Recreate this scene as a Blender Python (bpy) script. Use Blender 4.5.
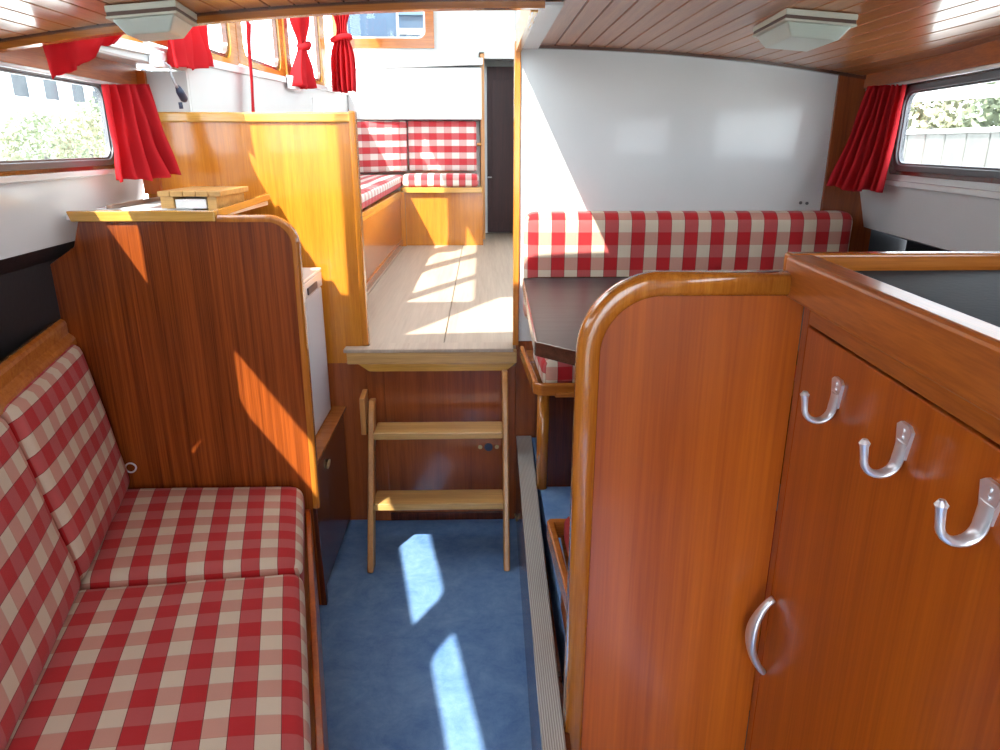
import bpy, bmesh, math, random
from mathutils import Vector, Matrix, noise
random.seed(7)
scn = bpy.context.scene
for o in list(bpy.data.objects): bpy.data.objects.remove(o)
COL = scn.collection
R = math.radians

# ------------------------------------------------------------------ camera, sky, sun, exposure
cam = bpy.data.cameras.new('camera'); camo = bpy.data.objects.new('camera', cam); COL.objects.link(camo)
cam.sensor_width = 36; cam.lens = 36*710/1000; cam.clip_start = .02; cam.clip_end = 500
camo.location = (0, 0, 1.55); camo.rotation_euler = (R(90-17.95), 0, R(-1.38))
scn.camera = camo
w = bpy.data.worlds.new('sky'); scn.world = w; w.use_nodes = True
nt = w.node_tree; nt.nodes.clear()
bg = nt.nodes.new('ShaderNodeBackground'); wo = nt.nodes.new('ShaderNodeOutputWorld')
bg.inputs[0].default_value = (.82, .90, 1, 1); bg.inputs[1].default_value = 5.0
nt.links.new(bg.outputs[0], wo.inputs[0])
SUN = Vector((1, 1.8, -2)).normalized()
sl = bpy.data.lights.new('sun', 'SUN'); sl.energy = 9.5; sl.angle = R(.6); sl.color = (1, .95, .86)
so = bpy.data.objects.new('sun', sl); COL.objects.link(so); so.rotation_euler = SUN.to_track_quat('-Z', 'Y').to_euler(); so.location = (-5, -9, 12)
scn.view_settings.view_transform = 'Standard'; scn.view_settings.look = 'None'
scn.view_settings.exposure = 0.72; scn.view_settings.gamma = 1; scn.view_settings.use_curve_mapping = False

# ------------------------------------------------------------------ materials
def newmat(name):
    m = bpy.data.materials.new(name); m.use_nodes = True
    n = m.node_tree; b = n.nodes['Principled BSDF']
    return m, n, b
def plain(name, col, rough=.5, metal=0, bump=0, bscale=200, coat=0, spec=.5, var=0, vscale=8):
    m, n, b = newmat(name)
    b.inputs['Base Color'].default_value = (*col, 1); b.inputs['Roughness'].default_value = rough
    b.inputs['Metallic'].default_value = metal; b.inputs['Coat Weight'].default_value = coat
    b.inputs['Specular IOR Level'].default_value = spec
    tc = n.nodes.new('ShaderNodeTexCoord')
    if var:
        ns = n.nodes.new('ShaderNodeTexNoise'); ns.inputs['Scale'].default_value = vscale; ns.inputs['Detail'].default_value = 5
        n.links.new(tc.outputs['Object'], ns.inputs['Vector'])
        mx = n.nodes.new('ShaderNodeMix'); mx.data_type = 'RGBA'
        mx.inputs[6].default_value = (*[c*(1-var) for c in col], 1); mx.inputs[7].default_value = (*[min(1, c*(1+var)) for c in col], 1)
        n.links.new(ns.outputs['Fac'], mx.inputs[0]); n.links.new(mx.outputs[2], b.inputs['Base Color'])
    if bump:
        ns = n.nodes.new('ShaderNodeTexNoise'); ns.inputs['Scale'].default_value = bscale
        n.links.new(tc.outputs['Object'], ns.inputs['Vector'])
        bp = n.nodes.new('ShaderNodeBump'); bp.inputs['Strength'].default_value = bump; bp.inputs['Distance'].default_value = .002
        n.links.new(ns.outputs['Fac'], bp.inputs['Height']); n.links.new(bp.outputs[0], b.inputs['Normal'])
    return m
def wood(name, c1, c2, axis='Z', rough=.22, ribbon=70, contrast=1.0, coat=.35, rotz=0, stretch=.035, fine=.3):
    """varnished wood, grain running along axis"""
    m, n, b = newmat(name)
    L = n.links.new; N = n.nodes.new
    tc = N('ShaderNodeTexCoord'); mp = N('ShaderNodeMapping')
    s = {'X': (stretch, 1, 1), 'Y': (1, stretch, 1), 'Z': (1, 1, stretch)}[axis]
    mp.inputs['Scale'].default_value = s; mp.inputs['Rotation'].default_value = (0, 0, rotz)
    L(tc.outputs['Object'], mp.inputs['Vector'])
    a = N('ShaderNodeTexNoise'); a.inputs['Scale'].default_value = ribbon; a.inputs['Detail'].default_value = 4; a.inputs['Roughness'].default_value = .6
    a.inputs['Distortion'].default_value = .3
    f = N('ShaderNodeTexNoise'); f.inputs['Scale'].default_value = ribbon*7; f.inputs['Detail'].default_value = 3
    g = N('ShaderNodeTexNoise'); g.inputs['Scale'].default_value = 5; g.inputs['Detail'].default_value = 2
    L(mp.outputs[0], a.inputs['Vector']); L(mp.outputs[0], f.inputs['Vector']); L(mp.outputs[0], g.inputs['Vector'])
    m1 = N('ShaderNodeMath'); m1.operation = 'MULTIPLY_ADD'; m1.inputs[1].default_value = fine; L(f.outputs['Fac'], m1.inputs[0]); 
    m0 = N('ShaderNodeMath'); m0.operation = 'MULTIPLY'; m0.inputs[1].default_value = .5; L(a.outputs['Fac'], m0.inputs[0]); L(m0.outputs[0], m1.inputs[2])
    m2 = N('ShaderNodeMath'); m2.operation = 'MULTIPLY_ADD'; m2.inputs[1].default_value = .25; L(g.outputs['Fac'], m2.inputs[0]); L(m1.outputs[0], m2.inputs[2])
    rp = N('ShaderNodeValToRGB'); k = .13/contrast
    rp.color_ramp.elements[0].position = .525-k; rp.color_ramp.elements[0].color = (*c1, 1)
    rp.color_ramp.elements[1].position = .525+k; rp.color_ramp.elements[1].color = (*c2, 1)
    L(m2.outputs[0], rp.inputs[0]); L(rp.outputs[0], b.inputs['Base Color'])
    b.inputs['Roughness'].default_value = rough; b.inputs['Coat Weight'].default_value = coat; b.inputs['Coat Roughness'].default_value = .08
    bp = N('ShaderNodeBump'); bp.inputs['Strength'].default_value = .12; bp.inputs['Distance'].default_value = .001
    L(f.outputs['Fac'], bp.inputs['Height']); L(bp.outputs[0], b.inputs['Normal'])
    return m
def gingham(name, pu=.098, pv=.098, red=(.47, .020, .024), cream=(.63, .52, .40), light=1.0):
    m, n, b = newmat(name)
    L = n.links.new; N = n.nodes.new
    tc = N('ShaderNodeTexCoord'); sx = N('ShaderNodeSeparateXYZ'); L(tc.outputs['UV'], sx.inputs[0])
    def M(op, a, bv=None, c=None):
        k = N('ShaderNodeMath'); k.operation = op
        for i, v in enumerate((a, bv, c)):
            if v is None: continue
            if isinstance(v, (int, float)): k.inputs[i].default_value = v
            else: L(v, k.inputs[i])
        return k.outputs[0]
    def sq(src, p):
        f = M('FRACT', M('MULTIPLY', src, 1/p))
        a = M('GREATER_THAN', f, .5)
        h = M('FRACT', M('MULTIPLY', src, 2/p))
        ln = M('LESS_THAN', h, .035)
        return a, ln
    A, la = sq(sx.outputs[0], pu); B, lb = sq(sx.outputs[1], pv)
    def mix(f, c0, c1):
        x = N('ShaderNodeMix'); x.data_type = 'RGBA'
        L(f, x.inputs[0])
        for i, c in ((6, c0), (7, c1)):
            if isinstance(c, tuple): x.inputs[i].default_value = (*c, 1)
            else: L(c, x.inputs[i])
        return x.outputs[2]
    mid = (red[0], red[1]+.065, red[2]+.06); pink = tuple(red[i]*.30+cream[i]*.55 for i in range(3)); pink = (pink[0]+.08, pink[1], pink[2])
    c = mix(A, mix(B, cream, pink), mix(B, mid, red))
    dk = mix(la, c, tuple(.45*x for x in mid)); dk = mix(M('MULTIPLY', lb, .25), dk, tuple(.5*x for x in mid))
    wv = N('ShaderNodeTexNoise'); wv.inputs['Scale'].default_value = 900; L(tc.outputs['UV'], wv.inputs['Vector'])
    wm = N('ShaderNodeMapRange'); wm.inputs[3].default_value = .82; wm.inputs[4].default_value = 1.1; L(wv.outputs['Fac'], wm.inputs[0])
    mm = N('ShaderNodeVectorMath'); mm.operation = 'SCALE'; L(dk, mm.inputs[0]); L(wm.outputs[0], mm.inputs[3])
    L(mm.outputs[0], b.inputs['Base Color']); b.inputs['Roughness'].default_value = .9; b.inputs['Specular IOR Level'].default_value = .15
    b.inputs['Sheen Weight'].default_value = .1
    big = N('ShaderNodeTexNoise'); big.inputs['Scale'].default_value = 9; L(tc.outputs['Object'], big.inputs['Vector'])
    ad = M('MULTIPLY_ADD', big.outputs['Fac'], 6., wv.outputs['Fac'])
    bp = N('ShaderNodeBump'); bp.inputs['Strength'].default_value = .25; bp.inputs['Distance'].default_value = .002; L(ad, bp.inputs['Height']); L(bp.outputs[0], b.inputs['Normal'])
    return m
def cloth(name, col, rough=.85):
    m, n, b = newmat(name); L = n.links.new; N = n.nodes.new
    b.inputs['Base Color'].default_value = (*col, 1); b.inputs['Roughness'].default_value = rough; b.inputs['Specular IOR Level'].default_value = .2
    tr = N('ShaderNodeBsdfTranslucent'); tr.inputs[0].default_value = (*col, 1)
    mx = N('ShaderNodeMixShader'); mx.inputs[0].default_value = .5
    L(b.outputs[0], mx.inputs[1]); L(tr.outputs[0], mx.inputs[2]); L(mx.outputs[0], n.nodes['Material Output'].inputs[0])
    return m
def glassmat():
    m, n, b = newmat('window_glass'); L = n.links.new; N = n.nodes.new
    t = N('ShaderNodeBsdfTransparent'); t.inputs[0].default_value = (.96, .98, .97, 1)
    g = N('ShaderNodeBsdfGlossy'); g.inputs['Roughness'].default_value = .02
    mx = N('ShaderNodeMixShader'); mx.inputs[0].default_value = .03; L(t.outputs[0], mx.inputs[1]); L(g.outputs[0], mx.inputs[2])
    L(mx.outputs[0], n.nodes['Material Output'].inputs[0]); return m

SAP1, SAP2 = (.30, .052, .003), (.52, .120, .008)
M = {}
M['sapele'] = wood('sapele_upright', SAP1, SAP2, 'Z', ribbon=26, coat=.15, stretch=.02, contrast=.85, rough=.28, fine=.28)
M['sapele_fine'] = wood('sapele_ribbon', (.12, .022, .004), (.31, .066, .010), 'Z', ribbon=58, contrast=1.3, coat=.2, stretch=.012, rough=.26)
M['sapele_x'] = wood('sapele_crosswise', (.26, .07, .012), (.48, .16, .03), 'X', ribbon=55)
M['sapele_y'] = wood('sapele_lengthwise', (.28, .065, .008), (.50, .14, .018), 'Y', ribbon=45, coat=.12, rough=.32)
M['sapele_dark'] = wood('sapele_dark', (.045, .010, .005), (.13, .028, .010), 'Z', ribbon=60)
M['rim'] = wood('rim_wood', (.38, .11, .012), (.58, .21, .026), 'Z', ribbon=60, rough=.16, coat=.6)
M['rim_x'] = wood('rim_wood_crosswise', (.36, .10, .013), (.56, .19, .028), 'X', ribbon=60)
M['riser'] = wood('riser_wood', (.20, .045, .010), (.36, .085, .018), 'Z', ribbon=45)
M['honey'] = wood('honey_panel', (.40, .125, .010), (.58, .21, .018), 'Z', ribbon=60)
M['honey_x'] = wood('honey_rail_crosswise', (.44, .21, .03), (.66, .36, .07), 'X', ribbon=60)
M['honey_y'] = wood('honey_rail_lengthwise', (.44, .19, .02), (.64, .31, .05), 'Y', ribbon=60)
M['oak_x'] = wood('oak_tread', (.38, .20, .06), (.62, .37, .13), 'X', ribbon=50, rough=.35, coat=.15)
M['oak_z'] = wood('oak_stile', (.36, .14, .03), (.56, .26, .07), 'Z', ribbon=50, rough=.35, coat=.15)
M['ceil'] = wood('ceiling_plank', (.36, .12, .035), (.55, .22, .075), 'Y', ribbon=45, rough=.28, coat=.25)
M['seam'] = plain('plank_seam', (.05, .015, .006), .5)
M['walnut'] = wood('walnut_edge', (.05, .02, .012), (.12, .045, .025), 'X', ribbon=50)
M['doorwood'] = wood('dark_door', (.035, .009, .010), (.075, .020, .020), 'Z', ribbon=50, rough=.5, coat=0)
M['white'] = plain('white_paint', (.66, .675, .67), .25, var=.02, coat=.3)
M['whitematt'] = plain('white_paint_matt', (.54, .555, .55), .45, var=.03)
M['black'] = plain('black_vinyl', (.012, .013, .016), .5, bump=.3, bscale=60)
M['grey'] = plain('grey_frame', (.13, .13, .14), .35, metal=.3)
M['silver'] = plain('silver_frame', (.55, .56, .58), .3, metal=.8)
M['chrome'] = plain('brushed_aluminium', (.75, .75, .78), .32, metal=.72, bump=.05, bscale=300)
M['brass'] = plain('aged_brass', (.55, .42, .2), .3, metal=1)
M['enamel'] = plain('white_enamel', (.82, .83, .84), .2, coat=.5)
M['plastic'] = plain('cream_plastic', (.54, .55, .45), .4)
M['diffuser'] = plain('ribbed_diffuser', (.50, .55, .48), .3, bump=.2, bscale=120)
M['brownstrip'] = plain('brown_strip', (.09, .05, .035), .4)
M['laminate'] = wood('dark_laminate', (.02, .02, .024), (.05, .05, .058), 'X', ribbon=45, rough=.42, coat=0)
M['counter'] = plain('dark_counter_laminate', (.022, .024, .030), .65, spec=.12, bump=.25, bscale=90)
M['paper'] = plain('white_paper', (.8, .8, .78), .8)
M['plug'] = plain('navy_plastic', (.02, .03, .06), .4)
M['cable'] = plain('grey_cable', (.35, .35, .36), .5)
M['fridge'] = plain('fridge_door_grey', (.60, .61, .66), .35)
M['red'] = cloth('red_curtain', (.60, .025, .035))
M['redfab'] = plain('dark_red_cloth', (.30, .012, .018), .9, bump=.3, bscale=400)
M['gin'] = gingham('gingham_fabric')
M['gin_b'] = gingham('gingham_fabric_back', .098, .092)
M['gin_s'] = gingham('gingham_fabric_saloon', .098, .12, red=(.55, .05, .06), cream=(.74, .68, .62))
M['glass'] = glassmat()
def frosted():
    m, n, b = newmat('frosted_acrylic'); t = n.nodes.new('ShaderNodeBsdfTranslucent'); t.inputs[0].default_value = (.9, .93, .95, 1)
    n.links.new(t.outputs[0], n.nodes['Material Output'].inputs[0]); return m
M['frosted'] = frosted()
def carpetmat():
    m, n, b = newmat('blue_carpet'); L = n.links.new; N = n.nodes.new
    tc = N('ShaderNodeTexCoord')
    a = N('ShaderNodeTexNoise'); a.inputs['Scale'].default_value = 9; a.inputs['Detail'].default_value = 8; a.inputs['Roughness'].default_value = .75; a.inputs['Distortion'].default_value = .3
    L(tc.outputs['Object'], a.inputs['Vector'])
    rp = N('ShaderNodeValToRGB'); e = rp.color_ramp.elements
    e[0].position = .33; e[0].color = (.095, .20, .44, 1); e[1].position = .68; e[1].color = (.20, .34, .57, 1)
    L(a.outputs['Fac'], rp.inputs[0]); L(rp.outputs[0], b.inputs['Base Color']); b.inputs['Roughness'].default_value = .95; b.inputs['Specular IOR Level'].default_value = .1
    f = N('ShaderNodeTexNoise'); f.inputs['Scale'].default_value = 500; L(tc.outputs['Object'], f.inputs['Vector'])
    bp = N('ShaderNodeBump'); bp.inputs['Strength'].default_value = .5; bp.inputs['Distance'].default_value = .003; L(f.outputs['Fac'], bp.inputs['Height']); L(bp.outputs[0], b.inputs['Normal'])
    return m
M['carpet'] = carpetmat()
M['saloonfloor'] = wood('worn_floorboard', (.30, .22, .16), (.52, .42, .33), 'Y', ribbon=16, rough=.5, coat=0, contrast=.55)
def nosemat():
    m, n, b = newmat('ribbed_nosing'); L = n.links.new; N = n.nodes.new
    tc = N('ShaderNodeTexCoord'); wv = N('ShaderNodeTexWave'); wv.inputs['Scale'].default_value = 60; wv.bands_direction = 'X'
    wv.inputs['Distortion'].default_value = 1
    L(tc.outputs['Object'], wv.inputs['Vector'])
    rp = N('ShaderNodeValToRGB'); rp.color_ramp.elements[0].color = (.24, .22, .20, 1); rp.color_ramp.elements[1].color = (.50, .48, .45, 1)
    L(wv.outputs['Fac'], rp.inputs[0]); L(rp.outputs[0], b.inputs['Base Color']); b.inputs['Roughness'].default_value = .45
    bp = N('ShaderNodeBump'); bp.inputs['Strength'].default_value = .4; bp.inputs['Distance'].default_value = .002; L(wv.outputs['Fac'], bp.inputs['Height']); L(bp.outputs[0], b.inputs['Normal'])
    return m
M['nosing'] = nosemat()

# ------------------------------------------------------------------ object helpers
def V(*a): return Vector(a)
def obj(name, bm, mat, parent=None, smooth=False, bevel=0, solid=0, sub=0):
    """link one mesh built in world coordinates, origin at the middle of its base"""
    bmesh.ops.recalc_face_normals(bm, faces=bm.faces) if not solid else None
    vs = [v.co for v in bm.verts]
    lo = V(*(min(c[i] for c in vs) for i in range(3))); hi = V(*(max(c[i] for c in vs) for i in range(3)))
    o0 = V((lo.x+hi.x)/2, (lo.y+hi.y)/2, lo.z)
    for v in bm.verts: v.co -= o0
    me = bpy.data.meshes.new(name); bm.to_mesh(me); bm.free()
    for m in (mat if isinstance(mat, (list, tuple)) else [mat]): me.materials.append(M[m])
    o = bpy.data.objects.new(name, me); COL.objects.link(o)
    if smooth:
        for p in me.polygons: p.use_smooth = True
    if parent is not None:
        o.parent = parent; pw = wloc(parent); o.location = o0-pw
    else: o.location = o0
    if solid:
        md = o.modifiers.new('solid', 'SOLIDIFY'); md.thickness = solid; md.offset = 0
    if bevel:
        md = o.modifiers.new('bevel', 'BEVEL'); md.width = bevel; md.segments = 3; md.limit_method = 'ANGLE'; md.angle_limit = R(35)
        md.harden_normals = False
    if sub:
        md = o.modifiers.new('sub', 'SUBSURF'); md.levels = sub; md.render_levels = sub
    return o
def wloc(o):
    p = V(0, 0, 0)
    while o is not None: p = p+o.location; o = o.parent
    return p
def tag(o, label, cat, group=None):
    o['label'] = label; o['category'] = cat
    if group: o['group'] = group
    return o
def thing(name, loc, label, cat, group=None):
    o = bpy.data.objects.new(name, None); COL.objects.link(o); o.location = loc; o.empty_display_size = .05
    return tag(o, label, cat, group)
def struct(o): o['kind'] = 'structure'; return o
def box(bm, x0, x1, y0, y1, z0, z1):
    vs = [bm.verts.new((x, y, z)) for x in (x0, x1) for y in (y0, y1) for z in (z0, z1)]
    for f in ((0, 1, 3, 2), (4, 6, 7, 5), (0, 4, 5, 1), (2, 3, 7, 6), (0, 2, 6, 4), (1, 5, 7, 3)): bm.faces.new([vs[i] for i in f])
    return bm
def B(*a): return box(bmesh.new(), *a)
def prism(bm, pts, ext):
    """polygon pts (3D) extruded by vector ext"""
    ext = Vector(ext)
    a = [bm.verts.new(p) for p in pts]; b = [bm.verts.new(Vector(p)+ext) for p in pts]
    bm.faces.new(a); bm.faces.new(b[::-1]); n = len(a)
    for i in range(n): bm.faces.new((a[i], b[i], b[(i+1) % n], a[(i+1) % n]))
    return bm
def PR(pts, ext): return prism(bmesh.new(), pts, ext)
def tube(bm, pts, r, n=10, caps=True):
    pts = [Vector(p) for p in pts]; rs = r if isinstance(r, (list, tuple)) else [r]*len(pts)
    rings = []; up = None
    for i, p in enumerate(pts):
        t = (pts[min(i+1, len(pts)-1)]-pts[max(i-1, 0)]).normalized()
        if up is None: up = t.orthogonal().normalized()
        up = (up-t*up.dot(t)).normalized(); s = t.cross(up)
        rr = rs[i]; ra, rb = rr if isinstance(rr, (tuple, list)) else (rr, rr)
        rings.append([bm.verts.new(p+up*math.cos(2*math.pi*k/n)*ra+s*math.sin(2*math.pi*k/n)*rb) for k in range(n)])
    for a, b in zip(rings, rings[1:]):
        for k in range(n): bm.faces.new((a[k], a[(k+1) % n], b[(k+1) % n], b[k]))
    if caps: bm.faces.new(rings[0][::-1]); bm.faces.new(rings[-1])
    return bm
def T(pts, r, n=10): return tube(bmesh.new(), pts, r, n)
def sweep(bm, path, prof, side):
    """sweep 2D profile (a along 'side' axis (fixed), b along in-plane normal) along a planar path"""
    side = Vector(side).normalized(); path = [Vector(p) for p in path]; rings = []
    for i, p in enumerate(path):
        t = (path[min(i+1, len(path)-1)]-path[max(i-1, 0)]).normalized(); nn = t.cross(side).normalized()
        rings.append([bm.verts.new(p+side*a+nn*b) for a, b in prof])
    n = len(prof)
    for r0, r1 in zip(rings, rings[1:]):
        for k in range(n): bm.faces.new((r0[k], r0[(k+1) % n], r1[(k+1) % n], r1[k]))
    bm.faces.new(rings[0]); bm.faces.new(rings[-1][::-1]); return bm
def rrloop(w, h, r, seg=8):
    """rounded rectangle loop, centred, as (u,v) with 4*(seg+1) points"""
    out = []; r = max(r, 1e-5)
    for cx, cy, a0 in ((w/2-r, h/2-r, 0), (-w/2+r, h/2-r, 90), (-w/2+r, -h/2+r, 180), (w/2-r, -h/2+r, 270)):
        for k in range(seg+1):
            a = R(a0+90*k/seg); out.append((cx+r*math.cos(a), cy+r*math.sin(a)))
    return out
def ring(bm, c, ux, uz, nn, ow, oh, orad, iw, ih, irad, depth, off=(0, 0)):
    """flat ring: outer rounded rect minus inner one (inner centre offset by off), depth along nn"""
    c = Vector(c); ux = Vector(ux).normalized(); uz = Vector(uz).normalized(); nn = Vector(nn).normalized()
    A = rrloop(ow, oh, orad); Bq = [(u+off[0], v+off[1]) for u, v in rrloop(iw, ih, irad)]
    P = lambda q, d: c+ux*q[0]+uz*q[1]+nn*d
    L = [[bm.verts.new(P(q, d)) for q in S] for S, d in ((A, 0), (A, depth), (Bq, depth), (Bq, 0))]
    n = len(A)
    for j in range(4):
        a, b = L[j], L[(j+1) % 4]
        for k in range(n): bm.faces.new((a[k], a[(k+1) % n], b[(k+1) % n], b[k]))
    return bm
def cushion(name, c, thick, nrm, mat, parent=None, rad=.03, puff=.012, swap=False, uvoff=(0, 0), seed=0, wr=.0):
    """padded cushion: c = outer face corners (c00, c10, c11, c01), body goes back along -nrm"""
    c = [Vector(p) for p in c]; nrm = Vector(nrm).normalized()
    lx = ((c[1]-c[0]).length+(c[2]-c[3]).length)/2; ly = ((c[3]-c[0]).length+(c[2]-c[1]).length)/2; lz = thick
    nx = max(8, int(lx/.02)); ny = max(8, int(ly/.02)); nz = max(5, int(lz/.012))
    bm = bmesh.new(); uvl = bm.loops.layers.uv.new('UVMap'); verts = {}
    def coords(i, j, k): return V(-lx/2+lx*i/nx, -ly/2+ly*j/ny, -lz+lz*k/nz)
    r = min(rad, lz*.49)
    def pos(p):
        q = V(max(-lx/2+r, min(lx/2-r, p.x)), max(-ly/2+r, min(ly/2-r, p.y)), max(-lz+r, min(-r, p.z)))
        d = p-q
        if d.length > 1e-7: d = d.normalized()*r
        q = q+d
        if p.z > -lz*.5: q.z += puff*(1-(2*p.x/lx)**4)*(1-(2*p.y/ly)**4)
        s, t = q.x/lx+.5, q.y/ly+.5
        b = (c[0]*(1-s)+c[1]*s)*(1-t)+(c[3]*(1-s)+c[2]*s)*t
        w_ = b+nrm*q.z
        if wr: w_ += nrm*wr*noise.noise(w_*7+V(seed, 0, 0))
        return w_
    def gv(i, j, k):
        if (i, j, k) not in verts: verts[(i, j, k)] = bm.verts.new(pos(coords(i, j, k)))
        return verts[(i, j, k)]
    def quad(ids, uvf):
        f = bm.faces.new([gv(*t) for t in ids]); f.smooth = True
        for l, t in zip(f.loops, ids):
            u, v = uvf(coords(*t)); u += lx/2+uvoff[0]+5*.98; v += ly/2+uvoff[1]+5*.98
            l[uvl].uv = (v, u) if swap else (u, v)
    for i in range(nx):
        for j in range(ny):
            quad([(i, j, nz), (i+1, j, nz), (i+1, j+1, nz), (i, j+1, nz)], lambda p: (p.x, p.y))
            quad([(i, j, 0), (i, j+1, 0), (i+1, j+1, 0), (i+1, j, 0)], lambda p: (p.x, p.y))
        for k in range(nz):
            quad([(i, 0, k), (i+1, 0, k), (i+1, 0, k+1), (i, 0, k+1)], lambda p: (p.x, -ly/2+p.z))
            quad([(i, ny, k), (i, ny, k+1), (i+1, ny, k+1), (i+1, ny, k)], lambda p: (p.x, ly/2-p.z))
    for j in range(ny):
        for k in range(nz):
            quad([(0, j, k), (0, j, k+1), (0, j+1, k+1), (0, j+1, k)], lambda p: (-lx/2+p.z, p.y))
            quad([(nx, j, k), (nx, j+1, k), (nx, j+1, k+1), (nx, j, k+1)], lambda p: (lx/2-p.z, p.y))
    return obj(name, bm, mat, parent, smooth=True)
def curtain(name, P0, P1, Q0, Q1, nrm, folds, at, ab, parent=None, pinch=None, mat='red', seed=1, bow=0, thick=.003):
    """gathered cloth from top edge P0-P1 to bottom edge Q0-Q1; pinch=(v, factor)"""
    P0, P1, Q0, Q1, nrm = map(Vector, (P0, P1, Q0, Q1, nrm)); nrm.normalize()
    nu, nv = folds*12, 28; bm = bmesh.new(); g = []
    rnd = random.Random(seed); ph = [rnd.uniform(-.6, .6) for _ in range(8)]
    for j in range(nv+1):
        v = j/nv; row = []
        for i in range(nu+1):
            u = i/nu
            uu = u
            if pinch:
                f = 1-(1-pinch[1])*math.exp(-((v-pinch[0])/pinch[2])**2); uu = .5+(u-.5)*f
            a = P0.lerp(P1, uu); b = Q0.lerp(Q1, uu)
            p = a.lerp(b, v)
            amp = at+(ab-at)*v
            if pinch: amp *= f
            wob = math.sin(v*2.2+u*4+ph[0])*.5
            p = p+nrm*(amp*math.sin(2*math.pi*(folds*u)+wob*v*2+ph[1])+amp*.4*math.sin(2*math.pi*folds*.53*u+ph[2]+v*2)+bow*math.sin(math.pi*v))
            p = p+nrm*(amp*.9*noise.noise(V(u*7+seed*3.1, v*2.3, seed)))
            p.z += (.005*math.sin(u*9+ph[3])+.006*noise.noise(V(u*12, seed, 0)))*v
            row.append(bm.verts.new(p))
        g.append(row)
    for j in range(nv):
        for i in range(nu): bm.faces.new((g[j][i], g[j][i+1], g[j+1][i+1], g[j+1][i]))
    return obj(name, bm, mat, parent, smooth=True, solid=thick)
def lerp(a, b, t): return a+(b-a)*t

BK = 2.757      # plane of the cross bulkhead
SZ = .785       # saloon floor height
WY0 = 1.226
DZ = .385       # raised floor under the dinette
def zc(x): return 1.885-.060*(x-.1)**2   # cambered cabin ceiling

# ================================================================== SETTING
struct(obj('floor', PR([(-1.5, -.8, -.05), (1.3, -.8, -.05), (1.3, 1.22, -.05), (.14, 1.22, -.05), (.14, BK, -.05), (-1.5, BK, -.05)], (0, 0, .05)), 'carpet'))
struct(obj('floor', B(.2, 1.55, WY0, BK, -.05, DZ-.006), 'carpet'))
# face board and nosing of the raised floor
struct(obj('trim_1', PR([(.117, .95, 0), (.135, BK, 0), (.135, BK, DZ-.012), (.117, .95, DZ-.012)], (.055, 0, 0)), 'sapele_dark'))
struct(obj('trim_2', PR([(.110, .95, DZ-.012), (.134, BK-.005, DZ-.012), (.198, BK-.005, DZ-.012), (.157, .95, DZ-.012)], (0, 0, .018)), 'nosing', bevel=.004))
# saloon floor of boards with narrow seams
bm = bmesh.new()
xs = [-1.06, -.62, -.16, .3, .76, 1.06]
for a, b in zip(xs, xs[1:]): box(bm, a+.0025, b-.0025, BK+.032, 6.9, SZ-.04, SZ)
box(bm, -1.06, 1.06, BK+.03, 6.9, SZ-.05, SZ-.012)
struct(obj('floor', bm, 'saloonfloor'))
# low ceiling: planks running fore and aft
PW = .0587
def yclip(x, y0):
    if x < -.9: y0 = max(y0, 1.6-(x+1.192)/.2)
    if x > .7: y0 = max(y0, 1.2-(1.233-x)/.25)
    return y0
def ceiling_strip(x0, x1, y0, y1):
    bm = bmesh.new(); x = x0
    while x < x1-.001:
        xe = min(x+PW, x1); g = .0034; xm = (x+xe)/2
        yc = yclip(xm, y0)
        if yc > y1-.02: x = xe; continue
        def vv(px, dz): return [bm.verts.new((px, y, zc(px)+dz)) for y in (yc, y1)]
        cols = [vv(x, .004), vv(x+g, .004), vv(x+g+.0015, 0), vv(xe-.0015, 0), vv(xe, .004)]
        for n_, (a, b) in enumerate(zip(cols, cols[1:])):
            f = bm.faces.new((a[0], a[1], b[1], b[0])); f.material_index = 1 if n_ == 0 else 0
        xs_ = x; x = xe
        a = [bm.verts.new(p) for p in ((xs_, yc, 1.93), (xs_, y1, 1.93), (xe, y1, 1.93), (xe, yc, 1.93))]; bm.faces.new(a)   # upper skin: the deck has a thickness
    return bm
def ceil_obj(x0, x1, y0, y1):
    bm = ceiling_strip(x0, x1, y0, y1)
    me = bpy.data.meshes.new('ceiling'); bm.to_mesh(me); bm.free()
    me.materials.append(M['ceil']); me.materials.append(M['seam'])
    o = bpy.data.objects.new('ceiling', me); COL.objects.link(o); return struct(o)
x0 = .141-PW*23
HX0, HX1, HY0, HY1 = .141-PW*7, .141+PW*5, -.72, -.05     # frosted deck hatch, added unseen behind the viewer to give soft fill light
ceil_obj(x0, HX0, -.8, 1.90)
ceil_obj(HX0, .141, HY1, 1.90)
ceil_obj(.141, HX1, HY1, BK)
ceil_obj(HX1, .141+PW*21, -.8, BK)
hf = struct(obj('window_16', ring(bmesh.new(), ((HX0+HX1)/2, (HY0+HY1)/2, 1.875), (1, 0, 0), (0, 1, 0), (0, 0, 1), HX1-HX0+.02, HY1-HY0+.02, .001, HX1-HX0-.04, HY1-HY0-.04, .04, .08), 'white'))
obj('pane', B(HX0+.01, HX1-.01, HY0+.01, HY1-.01, 1.956, 1.96), 'frosted', hf)
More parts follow.
